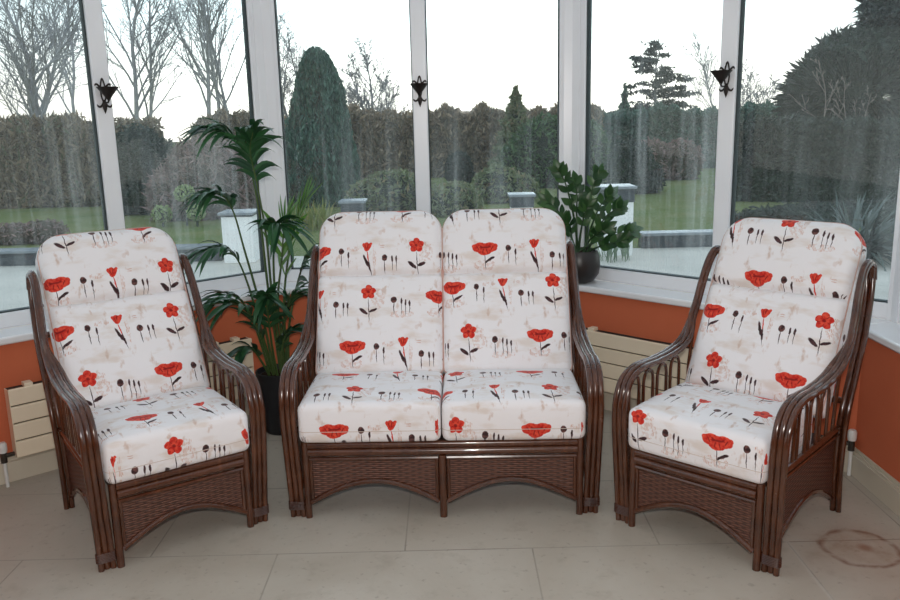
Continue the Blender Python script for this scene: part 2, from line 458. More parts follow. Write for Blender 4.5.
def spline(pts, k=6):
    """Catmull-Rom through pts"""
    P = [np.array(p, float) for p in pts]; P = [2 * P[0] - P[1]] + P + [2 * P[-1] - P[-2]]
    out = []
    for i in range(1, len(P) - 2):
        for j in range(k):
            t = j / k
            out.append(.5 * ((2 * P[i]) + (-P[i - 1] + P[i + 1]) * t + (2 * P[i - 1] - 5 * P[i] + 4 * P[i + 1] - P[i + 2]) * t * t + (-P[i - 1] + 3 * P[i] - 3 * P[i + 1] + P[i + 2]) * t ** 3))
    out.append(P[-2]); return out

# ------------------------------------------------------------------ room shell
POLY = [(-2.22, -2.6), (-2.22, 3.503), (-.970, 4.645), (.688, 4.605), (1.89, 3.44), (1.89, -2.6)]   # inner face of the window frames
def off(d):
    """polyline moved d metres into the room"""
    P = [Vector(p) for p in POLY]; L = []
    for i in range(len(P) - 1):
        t = (P[i + 1] - P[i]).normalized(); nrm = Vector((t.y, -t.x)); L.append((P[i] + nrm * d, t))
    out = [L[0][0].copy()]
    for i in range(1, len(L)):
        (p, t), (q, w) = L[i - 1], L[i]
        den = t.x * w.y - t.y * w.x
        s_ = ((q.x - p.x) * w.y - (q.y - p.y) * w.x) / den
        out.append(p + t * s_)
    p, t = L[-1]; out.append(p + t * (P[-1] - P[-2]).length)
    return [(v.x, v.y) for v in out]
def strip(mb, i, d0, d1, z0, z1):
    a, b = off(d0), off(d1)
    mb.prism([a[i], a[i + 1], b[i + 1], b[i]], z0, z1)
def facet_pt(i, s, d, z):
    """point s metres along facet i, d metres inside"""
    P, Q = Vector(POLY[i]), Vector(POLY[i + 1]); t = (Q - P).normalized(); nrm = Vector((t.y, -t.x))
    v = P + t * s + nrm * d
    return (v.x, v.y, z)
def facet_box(mb, i, s0, s1, d0, d1, z0, z1):
    mb.prism([facet_pt(i, s0, d0, 0)[:2], facet_pt(i, s1, d0, 0)[:2], facet_pt(i, s1, d1, 0)[:2], facet_pt(i, s0, d1, 0)[:2]], z0, z1)
def facet_len(i): return (Vector(POLY[i + 1]) - Vector(POLY[i])).length

ZS, ZB, ZTOP = .665, .735, 2.34
mb = MB(); mb.prism([(p[0], p[1]) for p in off(-.1)], -.15, 0.0)
struct(mb.build('floor', M['floor'], smooth=False))
WN = ['left', 'back_left', 'back', 'back_right', 'right']
for i in range(5):
    mb = MB(); strip(mb, i, .15, -.06, 0, .63)
    if i in (0, 4):                                   # unseen solid wall towards the house, put in to cut side light
        L_ = facet_len(i); a_, b_ = (0, L_ - 2.6) if i == 0 else (2.6, L_)
        facet_box(mb, i, a_, b_, .15, -.06, .63, 2.34)
    struct(mb.build('wall_' + WN[i], M['terracotta'], smooth=False))
    mb = MB(); strip(mb, i, .168, .15, 0, .095); strip(mb, i, .163, .15, .095, .108); strip(mb, i, .157, .15, .108, .122)
    struct(mb.build('baseboard_' + WN[i], M['cream_paint'], smooth=False, bevel=.002))
    mb = MB(); strip(mb, i, .18, .0, .63, ZS)
    struct(mb.build('trim_%d' % (i + 1), M['sill'], smooth=True, bevel=.009))
mb = MB(); mb.box(-2.3, 1.97, -2.7, -2.6, 0, 2.6)
struct(mb.build('wall_front', M['house'], smooth=False))

MULL = {0: [facet_len(0) - 1.0], 1: [facet_len(1) - .880], 2: [facet_len(2) / 2 + .005], 3: [.879], 4: [.80, 1.8]}
EDGE = {0: (facet_len(0) - 2.6 + .07, .075), 1: (.075, .078), 2: (.072, .072), 3: (.078, .018), 4: (.075, facet_len(4) - 2.6 + .07)}
for i in range(5):
    L = facet_len(i); w = struct(empty('window_%d' % (i + 1), facet_pt(i, L / 2, 0, ZS)))
    inv = Matrix.Translation(-Vector(facet_pt(i, L / 2, 0, ZS)))
    def put(mb, name, mat, smooth=True, bevel=0.0):
        o = mb.build(name, mat, None, smooth, bevel); o.parent = w
        o.matrix_parent_inverse = inv
        return o
    mb = MB()
    w0, w1 = (0, L) if i in (1, 2, 3) else ((L - 2.6, L) if i == 0 else (0, 2.6))
    facet_box(mb, i, w0, w1, 0, -.06, ZS, ZB); facet_box(mb, i, w0, w1, 0, -.06, ZTOP - .08, ZTOP)
    e0, e1 = EDGE[i]
    facet_box(mb, i, w0, e0, 0, -.06, ZB, ZTOP - .08); facet_box(mb, i, L - e1, w1, 0, -.06, ZB, ZTOP - .08)
    put(mb, 'window_frame', M['white_frame'], True, .006)
    ms = MULL[i]; bars = [e0] + [q for c in ms for q in (c - .04, c + .04)] + [L - e1]
    for c in ms:
        mb = MB(); facet_box(mb, i, c - .04, c + .04, .006, -.06, ZB, ZTOP - .08); put(mb, 'mullion', M['white_frame'], True, .006)
    for j in range(0, len(bars), 2):
        a, b = bars[j], bars[j + 1]
        mb = MB(); g = .005
        facet_box(mb, i, a, a + g, -.012, -.05, ZB, ZTOP - .08); facet_box(mb, i, b - g, b, -.012, -.05, ZB, ZTOP - .08)
        facet_box(mb, i, a, b, -.012, -.05, ZB, ZB + g)
        put(mb, 'gasket', M['gasket'], False)
        mb = MB(); facet_box(mb, i, a + .001, b - .001, -.030, -.034, ZB, ZTOP - .08)
        put(mb, 'glass_pane', m_glass('window_glass', 3.1 * i + 1.7 * j + .5, (.18, .17, .12, 0.20 if j == 0 else .09, .10)[i], 0, 0), False)
# corner posts cover the joints between the windows
for q, idx in enumerate((1, 2, 3, 4)):
    P = Vector(POLY[idx]); a = (Vector(POLY[idx - 1]) - P).normalized(); b = (Vector(POLY[idx + 1]) - P).normalized()
    inn = (a + b).normalized()
    mb = MB(); cv = .048 if idx != 4 else .02
    mb.prism([tuple(P + a * cv), tuple(P + a * cv + inn * .010), tuple(P + inn * .014), tuple(P + b * .048 + inn * .010), tuple(P + b * .048), tuple(P - inn * .05)], ZS, ZTOP)
    struct(mb.build('trim_%d' % (q + 6), M['white_frame'], smooth=False, bevel=.003))

# ------------------------------------------------------------------ rattan suite
FAB_T, FAB_R = .757, .227
def cushion(name, w, L, t, rc0, rc1, re, frame, parent, lower_uv, upper_uv=None, crease=None, puff=.018, seed=0, piping=False, seam=None):
    """padded cushion in the (u,s,n) frame; n=t is the face. frame(u,s,n)->xyz. UVs in metres so that a poppy sits at lower_uv=(u,s)"""
    def lines(h0, h1, n):
        base = np.linspace(h0, h1, n); e = np.array([0, .12, .3, .55, .8, 1.0]) * re
        return np.unique(np.round(np.concatenate([base[(base > h0 + re) & (base < h1 - re)], h0 + e, h1 - e]), 5))
    us, ss = lines(-w / 2, w / 2, 34), lines(0, L, 44)
    if crease: ss = np.unique(np.round(np.concatenate([ss[np.abs(ss - crease) > .03], crease + np.array([-.03, -.02, -.012, -.006, 0, .006, .012, .02, .03])]), 5))
    nz = np.array([0.0, .5, 1.0])
    rng = np.random.default_rng(seed); ph = rng.uniform(0, 6.28, 6)
    V = []; UVI = []; idx = {}
    def vert(u, s, side, zf):
        rc = rc0 if s < L / 2 else rc1
        # square -> rounded rectangle
        cu, cs = np.clip(u, -w / 2 + rc, w / 2 - rc), np.clip(s, rc, L - rc)
        du, ds = u - cu, s - cs; ln = math.hypot(du, ds)
        if ln > 1e-9:
            f = max(abs(du), abs(ds)) / ln; u2, s2 = cu + du * f, cs + ds * f
        else: u2, s2 = u, s
        qx, qs = abs(u2) - w / 2 + rc, abs(s2 - L / 2) - L / 2 + rc
        sd = math.hypot(max(qx, 0), max(qs, 0)) + min(max(qx, qs), 0) - rc; e = max(-sd, 0.0)
        gx, gs = max(qx, 0), max(qs, 0)
        if gx + gs < 1e-9:
            gx, gs = (1, 0) if qx > qs else (0, 1)
        gl_ = math.hypot(gx, gs); gx, gs = gx / gl_ * (1 if u2 > 0 else -1), gs / gl_ * (1 if s2 > L / 2 else -1)
        hb = t / 2 - re
        if side == 0: n = (2 * zf - 1) * hb
        else:
            k = re if e >= re else math.sqrt(max(re * re - (re - e) ** 2, 0))
            x = 2 * u2 / w
            if crease:
                sec = (s2 / crease) if s2 < crease else (s2 - crease) / (L - crease)
                y = 2 * sec - 1
            else: y = 2 * s2 / L - 1
            pf = puff * max(0, 1 - x ** 4) * max(0, 1 - abs(y) ** 3)
            if crease: pf -= .022 * math.exp(-((s2 - crease) / .010) ** 2)
            pf += .0035 * math.sin(9 * u2 + ph[0]) * math.sin(8 * s2 + ph[1]) * min(1, e / .05) + .0025 * math.sin(17 * u2 + 5 * s2 + ph[2]) * min(1, e / .05)
            n = side * (hb + k + (pf if side > 0 else pf * .3))
        nn = t / 2 + n
        ext = max(0.0, t - nn) if e < re else 0.0
        V.append(frame(u2, s2, nn)); UVI.append((u2 + ext * gx, s2 + ext * gs)); return len(V) - 1
    nu, ns = len(us), len(ss); F = []
    front = [[vert(u, s, 1, 0) for s in ss] for u in us]; back = [[vert(u, s, -1, 0) for s in ss] for u in us]
    for i in range(nu - 1):
        for j in range(ns - 1):
            F.append((front[i][j], front[i + 1][j], front[i + 1][j + 1], front[i][j + 1]))
            F.append((back[i][j], back[i][j + 1], back[i + 1][j + 1], back[i + 1][j]))
    ring = [(i, 0) for i in range(nu)] + [(nu - 1, j) for j in range(1, ns)] + [(i, ns - 1) for i in range(nu - 2, -1, -1)] + [(0, j) for j in range(ns - 2, 0, -1)]
    cols = []
    for (i, j) in ring:
        cols.append([back[i][j], vert(us[i], ss[j], 0, .5), front[i][j]])
    m_ = len(cols)
    for a in range(m_):
        b = (a + 1) % m_
        for q in range(2): F.append((cols[a][q], cols[b][q], cols[b][q + 1], cols[a][q + 1]))
    me = bpy.data.meshes.new(name); me.from_pydata([tuple(map(float, p)) for p in V], [], F); me.update()
    uvl = me.uv_layers.new(name='UVMap')
    arr = np.zeros(len(me.loops) * 2)
    for p in me.polygons:
        vs = list(p.vertices); sm = sum(UVI[v][1] for v in vs) / len(vs)
        o_ = lower_uv if (not crease or sm < crease) else upper_uv
        for li, v in zip(p.loop_indices, vs):
            arr[2 * li] = UVI[v][0] - o_[0]; arr[2 * li + 1] = UVI[v][1] - o_[1] + FAB_R * .5 + 20 * FAB_R
    uvl.data.foreach_set('uv', arr)
    ob = finish(me, name, M['fabric'], parent)
    if seam:
        Q = []
        for (cx, cs, a0) in ((w / 2 - rc0, rc0, -90), (w / 2 - rc0, L - rc0, 0), (-w / 2 + rc0, L - rc0, 90), (-w / 2 + rc0, rc0, 180)):
            for a in np.linspace(a0, a0 + 90, 6): Q.append(frame(cx + (rc0 - .0006) * math.cos(R(a)), cs + (rc0 - .0006) * math.sin(R(a)), seam))
        mb = MB(); mb.tube(Q, .0017, 5, closed=True); mb.build('seam', M['seam'], ob)
    if piping:
        P = []
        for (cx, cs, r_, a0) in ((w / 2 - rc0, rc0, rc0, -90), (w / 2 - rc1, L - rc1, rc1, 0), (-w / 2 + rc1, L - rc1, rc1, 90), (-w / 2 + rc0, rc0, rc0, 180)):
            for a in np.linspace(a0, a0 + 90, 9):
                rr = r_ - .006
                P.append(frame(cx + rr * math.cos(R(a)), cs + rr * math.sin(R(a)), t - re * .52))
        Q = []
        for a in range(len(P)):
            p, q = np.array(P[a]), np.array(P[(a + 1) % len(P)]); k_ = max(1, int(np.linalg.norm(q - p) / .05))
            for b in range(k_): Q.append(p + (q - p) * b / k_)
        mb = MB(); mb.tube(Q, .0038, 6, closed=True); mb.build('piping', M['piping'], ob)
    return ob

ARM = [(.016, 0), (.004, .2), (-.006, .40), (.003, .50), (.042, .570), (.125, .599), (.25, .597), (.37, .602), (.465, .620), (.545, .668), (.604, .755), (.648, .86), (.700, .945), (.757, .974), (.806, .957), (.814, .905)]
BACK = [(.814, .93), (.790, .83), (.736, .70), (.668, .56), (.604, .42), (.590, .30), (.600, .15), (.630, 0)]
def panel(name, pts_fn, a0, a1, arch, ztop, parent, label=None, th=.006):
    """woven panel over a in [a0,a1], from arch(a) up to ztop; pts_fn(a,z,k)->xyz, k=0 outside / 1 inside"""
    n, m_ = 24, 10; V = []; UV = []; F = []
    for k in (0, 1):
        for i in range(n + 1):
            a = a0 + (a1 - a0) * i / n
            for j in range(m_ + 1):
                z = arch(a) + (ztop - arch(a)) * j / m_
                V.append(pts_fn(a, z, k * th)); UV.append((a, z))
    o = (n + 1) * (m_ + 1)
    for i in range(n):
        for j in range(m_):
            q = [i * (m_ + 1) + j, (i + 1) * (m_ + 1) + j, (i + 1) * (m_ + 1) + j + 1, i * (m_ + 1) + j + 1]
            F.append(tuple(q)); F.append(tuple(x + o for x in reversed(q)))
    for i in range(n):
        for j in (0, m_):
            F.append((i * (m_ + 1) + j, (i + 1) * (m_ + 1) + j, (i + 1) * (m_ + 1) + j + o, i * (m_ + 1) + j + o))
    for i in (0, n):
        for j in range(m_):
            F.append((i * (m_ + 1) + j, i * (m_ + 1) + j + 1, i * (m_ + 1) + j + 1 + o, i * (m_ + 1) + j + o))
    me = bpy.data.meshes.new(name); me.from_pydata([tuple(map(float, v)) for v in V], [], F); me.update()
    uvl = me.uv_layers.new(name='UVMap'); arr = np.zeros(len(me.loops) * 2)
    vi = np.zeros(len(me.loops), dtype=np.int32); me.loops.foreach_get('vertex_index', vi)
    U = np.array(UV)[vi]; uvl.data.foreach_set('uv', U.ravel())
    return finish(me, name, M['wicker'], parent, True, 0, label)

def bow(x, z): return x + math.copysign(.013, x) * min(1, z / .42) * (1 if z < .7 else max(.0, 1 - (z - .7) / .25))
def make_seat(name, half, n_seats, loc, rz, pats_back, pats_seat, tuck=0.0, by=0.0, bz=0.0):
    """half = half of the outside width"""
    t = empty(name, loc, rz)
    r = .0112; xs = [half - .0112, half - .0318, half - .0524]
    for sg in (-1, 1):
        mb = MB(); path = spline(ARM, 6)
        for q, x in enumerate(xs):
            up_ = [np.clip((p[1] - .61) / .11, 0, 1) * (1 if p[0] > .4 else 0) for p in path]
            up_ = [u_ * u_ * (3 - 2 * u_) for u_ in up_]
            mb.tube([(bow(sg * (x + (q * .0150 - tuck) * u_), p[1]), p[0] + (.003 if q == 1 else 0) * (1 - u_) + (-.010 * (q == 1) + .006 * (q == 2)) * u_, p[1] + (.003 if q == 1 else 0) + (.006 * (q == 1)) * u_) for p, u_ in zip(path, up_)], r, 9)
        arm = mb.build('arm', M['cane'], t)
        # bindings of split cane wound round the three canes
        def wind(y, z, ty, tz, n=6):
            mb = MB(); l = math.hypot(ty, tz); ty, tz = ty / l, tz / l
            cx = bow(sg * (xs[1] if z < .66 else half - .0168), z); hw = .0206 if z < .66 else .0075
            for k in range(n):
                o = (k - n / 2) * .0062; pts = []
                for a in range(16):
                    an = 2 * math.pi * a / 16; ox = math.cos(an); on = math.sin(an)
                    px = cx + math.copysign(hw, ox) * (1 if abs(ox) > .2 else abs(ox) / .2) + ox * (r + .0012)
                    pn = on * (r + (.0016 if z < .66 else .0085))
                    pts.append((px, y + ty * o - tz * pn, z + tz * o + ty * pn))
                mb.tube(pts, .0026, 5, closed=True)
            mb.build('binding', M['binding'], arm)
        wind(.013, .055, -.02, 1)
        # rear leg
        mb = MB(); pb = spline(BACK, 6)
        for x in (half - .014, half - .036):
            mb.tube([(bow(sg * (x - tuck * min(1, max(0, (p[1] - .3) / .4))), p[1]), p[0], p[1]) for p in pb], r, 9)
        mb.build('rear_leg', M['cane'], t)
        # inner front post
        mb = MB(); mb.tube([(sg * (half - .0765), .006, 0), (sg * (half - .0765), .006, .322)], .0142, 10)
        mb.build('front_post', M['cane'], t)
        # side rails and arch
        xr = half - .036
        mb = MB()
        mb.tube([(bow(sg * xr, .36), y, .362) for y in np.linspace(.01, .60, 12)], .013, 9)
        mb.tube([(bow(sg * xr, .33), y, .335) for y in np.linspace(.01, .60, 12)], .009, 8)
        mb.build('side_rail', M['cane'], t)
        arch = lambda y: .062 + .11 * max(0, 1 - ((y - .31) / .28) ** 2)
        mb = MB(); mb.tube([(sg * xr, y, arch(y)) for y in np.linspace(.028, .60, 22)], .011, 8); mb.build('side_arch', M['cane'], t)
        panel('side_panel', lambda a, z, k: (sg * (xr + .003 - k), a, z), .025, .60, arch, .335, t)
        # looped spindles under the arm
        for c in (.090, .196, .302, .408):
            hw = .036; top = .572 if c < .35 else .578; P = []
            P += [(c - hw, z) for z in np.linspace(.368, top - .055, 6)]
            P += [(c - hw * math.cos(a), top - .05 + .05 * math.sin(a)) for a in np.linspace(.15, math.pi - .15, 9)]
            P += [(c + hw, z) for z in np.linspace(top - .055, .368, 6)]
            mb = MB(); mb.tube([(bow(sg * xr, z), y, z) for (y, z) in P], .0065, 7); mb.build('spindle', M['cane'], t)
        mb = MB(); mb.tube([(bow(sg * xr, z), y, z) for (y, z) in ((.515, .368), (.528, .52), (.555, .66))], .0072, 7); mb.build('spindle', M['cane'], t)
    xi = half - .0765
    # front rails
    mb = MB()
    for (z, rr, y) in ((.306, .0150, .006), (.277, .0165, .004)):
        mb.tube([(x, y, z) for x in np.linspace(-xi + .012, xi - .012, 6)], rr, 12)
    mb.build('front_rail', M['cane'], t)
    bays = [(-xi + .014, xi - .014)] if n_seats == 1 else [(-xi + .014, -.017), (.017, xi - .014)]
    if n_seats == 2:
        mb = MB(); mb.tube([(0, .0, 0), (0, .0, .262)], .0155, 10); mb.build('front_post', M['cane'], t)
    for (a, b) in bays:
        c = (a + b) / 2; hw = (b - a) / 2
        arch = lambda x, c=c, hw=hw: .066 + .088 * math.cos(min(1, abs(x - c) / hw) * math.pi / 2) ** 1.0
        mb = MB(); mb.tube([(x, .004, arch(x)) for x in np.linspace(a, b, 24)], .0125, 9)
        mb.build('front_arch', M['cane'], t)
        mb = MB(); mb.tube([(x, .004, .249) for x in np.linspace(a, b, 4)], .0085, 8)
        mb.tube([(a + .006, .004, .075), (a + .006, .004, .25)], .0075, 8); mb.tube([(b - .006, .004, .075), (b - .006, .004, .25)], .0075, 8)
        mb.build('panel_edging', M['cane'], t)
        panel('front_panel', lambda x, z, k: (x, .004 + k, z), a, b, arch, .252, t)
    # seat deck and hidden back rails
    mb = MB(); mb.box(-half + .07, half - .07, .03, .585, .302, .318); mb.build('seat_deck', M['wicker'], t, False)
    for (y, z) in ((.808, .925), (.748, .72), (.648, .45)):
        mb = MB(); mb.tube([(x, y, z) for x in np.linspace(-half + .03, half - .03, 6)], .013, 9)
        mb.build('back_rail', M['cane'], t)
    # cushions
    cw = (2 * half - .1090) / n_seats
    sy, cy_ = .463, .886
    for q in range(n_seats):
        cx = 0 if n_seats == 1 else (-cw / 2 if q == 0 else cw / 2)
        tb = .115
        def fs(u, s, n, cx=cx): return (cx + u, -.022 + s, .321 + n)
        cushion('seat_cushion', cw - .004, .440, .158, .03, .03, .026, fs, t, pats_seat[q], puff=.020, seed=11 + q, seam=.050)
        def fb(u, s, n, cx=cx):
            # face line from (.43,.487); leaning back
            return (cx + u, .398 + by + sy * s + cy_ * (tb - n), .468 + bz + cy_ * s - sy * (tb - n))
        lo, hi = pats_back[q]
        cushion('back_cushion', cw - .002 + (.030 if n_seats == 1 else .008), .768 if n_seats == 1 else .772, tb, .03, .112, .040, fb, t, lo, hi, .462, .025, 21 + q, True)
    return t

sofa = make_seat('rattan_sofa', .6175, 2, (-.045, 3.059, 0), R(-1.3),
                 [((-.116, .083), (-.28, .525)), ((.142, .122), (-.09, .525))], [(-.137, -.142), (.085, -.150)], .012)
tag(sofa, 'two-seater rattan sofa with poppy print cushions, between the two armchairs', 'sofa')
a1 = make_seat('rattan_armchair', .3225, 1, (-1.0045, 2.866, 0), R(35), [((.115, .075), (-.24, .505))], [(.285, -.125)], 0.0, .026, -.016)
tag(a1, 'rattan armchair with poppy cushions left of the sofa, beside the palm in black pot', 'armchair', 'matching rattan armchairs')
a2 = make_seat('rattan_armchair', .3225, 1, (.8555, 2.7705, 0), R(-43.4), [((.15, .068), (-.075, .460))], [(.095, -.078)], 0.0, .030, -.020)
tag(a2, 'rattan armchair with poppy cushions right of the sofa, near the rusty floor ring', 'armchair', 'matching rattan armchairs')

# polycarbonate conservatory roof
def m_roof():
    m, t = new_mat('opal_roof_sheet'); k = N(t)
    tl = k.n('ShaderNodeBsdfTranslucent'); tl.inputs[0].default_value = (.95, .95, .93, 1)
    df = k.n('ShaderNodeBsdfDiffuse'); df.inputs[0].default_value = (.9, .9, .88, 1)
    mx = k.n('ShaderNodeMixShader'); mx.inputs[0].default_value = .45
    t.links.new(tl.outputs[0], mx.inputs[1]); t.links.new(df.outputs[0], mx.inputs[2]); k.out(mx.outputs[0]); return m
RP = [(p[0], p[1]) for p in off(-.12)]; RID = [(-.165, -2.7), (-.165, 2.9)]
mb = MB(); V = [(p[0], p[1], ZTOP + .02) for p in RP] + [(RID[0][0], RID[0][1], 3.1), (RID[1][0], RID[1][1], 3.1)]
mb.add(V, [(0, 1, 7, 6), (1, 2, 7), (2, 3, 7), (3, 4, 7), (4, 5, 6, 7)])
ce = struct(mb.build('ceiling', m_roof(), smooth=False))
so = ce.modifiers.new('thick', 'SOLIDIFY'); so.thickness = .02
for q, (A_, B_) in enumerate(((1, 7), (2, 7), (3, 7), (4, 7), (6, 7))):
    mb = MB(); mb.tube([V[A_], V[B_]], .035, 6); o = struct(mb.build('trim_%d' % (q + 10), M['white_frame'])); o.location.z = -.03

# ------------------------------------------------------------------ radiators
def radiator(i, s0, s1, label, valve_at, d0=.185, d1=.245, z0=.128, z1=.448):
    L = s1 - s0; base = facet_pt(i, s0, d1, 0); Pq, Qq = Vector(POLY[i]), Vector(POLY[i + 1]); tt = (Qq - Pq).normalized()
    rz = math.atan2(tt.y, tt.x)
    t = tag(empty('radiator', base, rz), label, 'radiator')
    # local: x along the wall, y towards the wall (positive = into wall)
    nrm_sign = 1
    mb = MB(); mb.box(.006, L - .006, .012, .058, z0 + .004, z1 - .006); mb.build('core', M['rad_dark'], t, False)
    h = (z1 - z0) / 4
    for k in range(4):
        mb = MB(); mb.box(0, L, 0, .016, z0 + k * h + .003, z0 + (k + 1) * h - .003); mb.build('panel', M['rad'], t, True, .004)
    for x in (0, L - .004):
        mb = MB(); mb.box(x, x + .004, .0, .058, z0 + .006, z1 - .006); mb.build('end_plate', M['rad'], t, False)
    for x in (.07, .18, L - .22, L - .10):
        mb = MB(); mb.box(x, x + .035, .004, .05, z1 - .006, z1 + .012); mb.build('top_bracket', M['rad'], t, True, .002)
    vx = L + .17 if valve_at else -.045; py = .055 if valve_at else .035; arm_ = -.19 if valve_at else .06
    mb = MB(); mb.tube([(vx, py, 0), (vx, py, .12)], .008, 10); mb.build('pipe', M['white_plastic'], t)
    mb = MB(); mb.tube([(vx, py, .115), (vx, py, .165)], .014, 12); mb.tube([(vx, py, .145), (vx + arm_, .035, .145)], .010, 10)
    mb.build('valve', M['brass'], t)
    mb = MB(); mb.lathe([(.0001, .160), (.017, .162), (.019, .175), (.019, .200), (.014, .208), (.0001, .210)], (vx, py, 0), 16); mb.build('valve_cap', M['white_plastic'], t)
    return t
radiator(1, .175, 1.36, 'long cream panel radiator behind the left armchair and palm pot', False)
radiator(3, .10, 1.44, 'cream panel radiator under the windowsill between sofa and right armchair', True)

# ------------------------------------------------------------------ candle sconces on the mullions
def sconce(i, s, z, label):
    p = facet_pt(i, s, .006, z); P, Q = Vector(POLY[i]), Vector(POLY[i + 1]); tt = (Q - P).normalized()
    t = tag(empty('candle_sconce', p, math.atan2(tt.y, tt.x)), label, 'candle sconce', 'iron candle sconces on the window mullions')
    t.scale = (.9, .9, .9)
    # local -y points into the room
    mb = MB()
    mb.tube(spline([(0, -.006, -.045), (-.012, -.006, 0), (-.011, -.006, .05), (0, -.006, .088), (.011, -.006, .05), (.012, -.006, 0), (0, -.006, -.045)], 5), .0042, 6)
    for sg in (-1, 1):
        mb.tube(spline([(sg * .006, -.006, .035), (sg * .022, -.008, .052), (sg * .034, -.008, .060), (sg * .042, -.008, .050)], 5), [.005] * 11 + [.0045] * 3 + [.002] * 2, 6)
        mb.tube(spline([(sg * .004, -.006, -.035), (sg * .016, -.008, -.052), (sg * .030, -.008, -.056), (sg * .040, -.008, -.044)], 5), [.0055] * 11 + [.0045] * 3 + [.002] * 2, 6)
    mb.build('scrollwork', M['iron'], t)
    mb = MB(); mb.tube([(0, -.007, -.02), (0, -.008, -.045), (0, -.008, -.066), (0, -.007, -.092)], [.007, .014, .011, .001], 8, sq=.4); mb.build('leaf_finial', M['iron'], t)
    mb = MB(); mb.tube(spline([(0, -.008, -.03), (0, -.03, -.035), (0, -.060, -.034), (0, -.070, -.020)], 5), .0045, 6); mb.build('bracket_arm', M['iron'], t)
    mb = MB(); mb.lathe([(.004, -.024), (.012, -.010), (.032, .016), (.054, .044), (.0555, .047), (.051, .046), (.027, .018), (.004, -.004), (.0001, -.005)], (0, -.070, -.004), 20); mb.build('candle_cup', M['iron'], t)
sconce(1, MULL[1][0], 1.695, 'black iron candle sconce with cone cup on the left side window mullion')
sconce(2, MULL[2][0], 1.700, 'black iron candle sconce on the mullion directly behind the sofa')
sconce(3, MULL[3][0], 1.700, 'black iron candle sconce with cone cup on mullion above the right armchair')

# ------------------------------------------------------------------ kentia palm
def leaflet(mb, p, d, nrm, L, w, droop, n=6):
    """one lanceolate leaflet from p along d, folded along the midrib"""
    d = Vector(d).normalized(); nrm = Vector(nrm); nrm = (nrm - d * nrm.dot(d)).normalized(); sd = d.cross(nrm)
    V = []; F = []
    for i in range(n + 1):
        t = i / n
        c = Vector(p) + d * (L * t) + Vector((0, 0, -1)) * droop * L * t * t
        hw = w * (math.sin(math.pi * min(1, t * .92 + .08)) ** .7) * (1 - .25 * t) if i < n else 0.0005
        V += [c + sd * hw + nrm * hw * .35, c, c - sd * hw + nrm * hw * .35]
    for i in range(n):
        a = 3 * i
        F += [(a, a + 1, a + 4, a + 3), (a + 1, a + 2, a + 5, a + 4)]
    mb.add(V, F)
def frond(t, base, pts, rlen, mat, rnd, nl=11, leafL=.20, wid=.013, droop=.35):
    """stem from base through pts; the last rlen share of it carries leaflets both sides"""
    path = spline([base] + pts, 10); n = len(path)
    fr = empty_child = None
    mb = MB(); mb.tube(path, [.0075 - .0055 * i / (n - 1) for i in range(n)], 6)
    stem = mb.build('frond_stem', M['palm_stem'], t)
    mb = MB(); i0 = int(n * (1 - rlen))
    for k in range(nl):
        f = k / (nl - 1); x = i0 + f * (n - 1.001 - i0); i = min(int(x), n - 2); fr_ = x - i
        p = Vector(path[i]) * (1 - fr_) + Vector(path[i + 1]) * fr_
        tg = (Vector(path[i + 1]) - Vector(path[i])).normalized()
        upv = Vector((0, 0, 1)); sd = tg.cross(upv)
        if sd.length < .15: sd = Vector((1, .2, 0))
        sd.normalize(); nm = sd.cross(tg)
        L = leafL * 1.2 * (.62 + .55 * math.sin(math.pi * (.18 + .70 * f))) * rnd.uniform(.9, 1.1)
        for sg in (-1, 1):
            d = sd * sg * rnd.uniform(.6, .95) * (1.0 - .5 * f) + tg * rnd.uniform(.6, 1.1) + Vector((rnd.uniform(-.2, .2), rnd.uniform(-.2, .2), rnd.uniform(-.1, .35)))
            leaflet(mb, p, d, nm, L, 1.2 * wid * rnd.uniform(.85, 1.15), droop * rnd.uniform(.7, 1.3))
    mb.build('leaflets', mat, stem)
rnd = random.Random(5)
PX, PY = -.880, 4.06
palm = tag(empty('potted_palm', (PX, PY, 0)), 'tall kentia palm in black plastic pot on the floor between armchair and sofa', 'potted plant')
mb = MB(); mb.lathe([(.084, 0), (.090, .01), (.108, .290), (.116, .292), (.118, .322), (.110, .324), (.106, .298), (.0001, .294)], (0, 0, 0), 30); mb.build('pot', M['black_pot'], palm)
mb = MB(); mb.lathe([(.107, .290), (.09, .302), (.05, .306), (.0001, .304)], (0, 0, 0), 24); mb.build('soil', M['soil'], palm)
def L_(p): return (p[0] - PX, p[1] - PY, p[2])
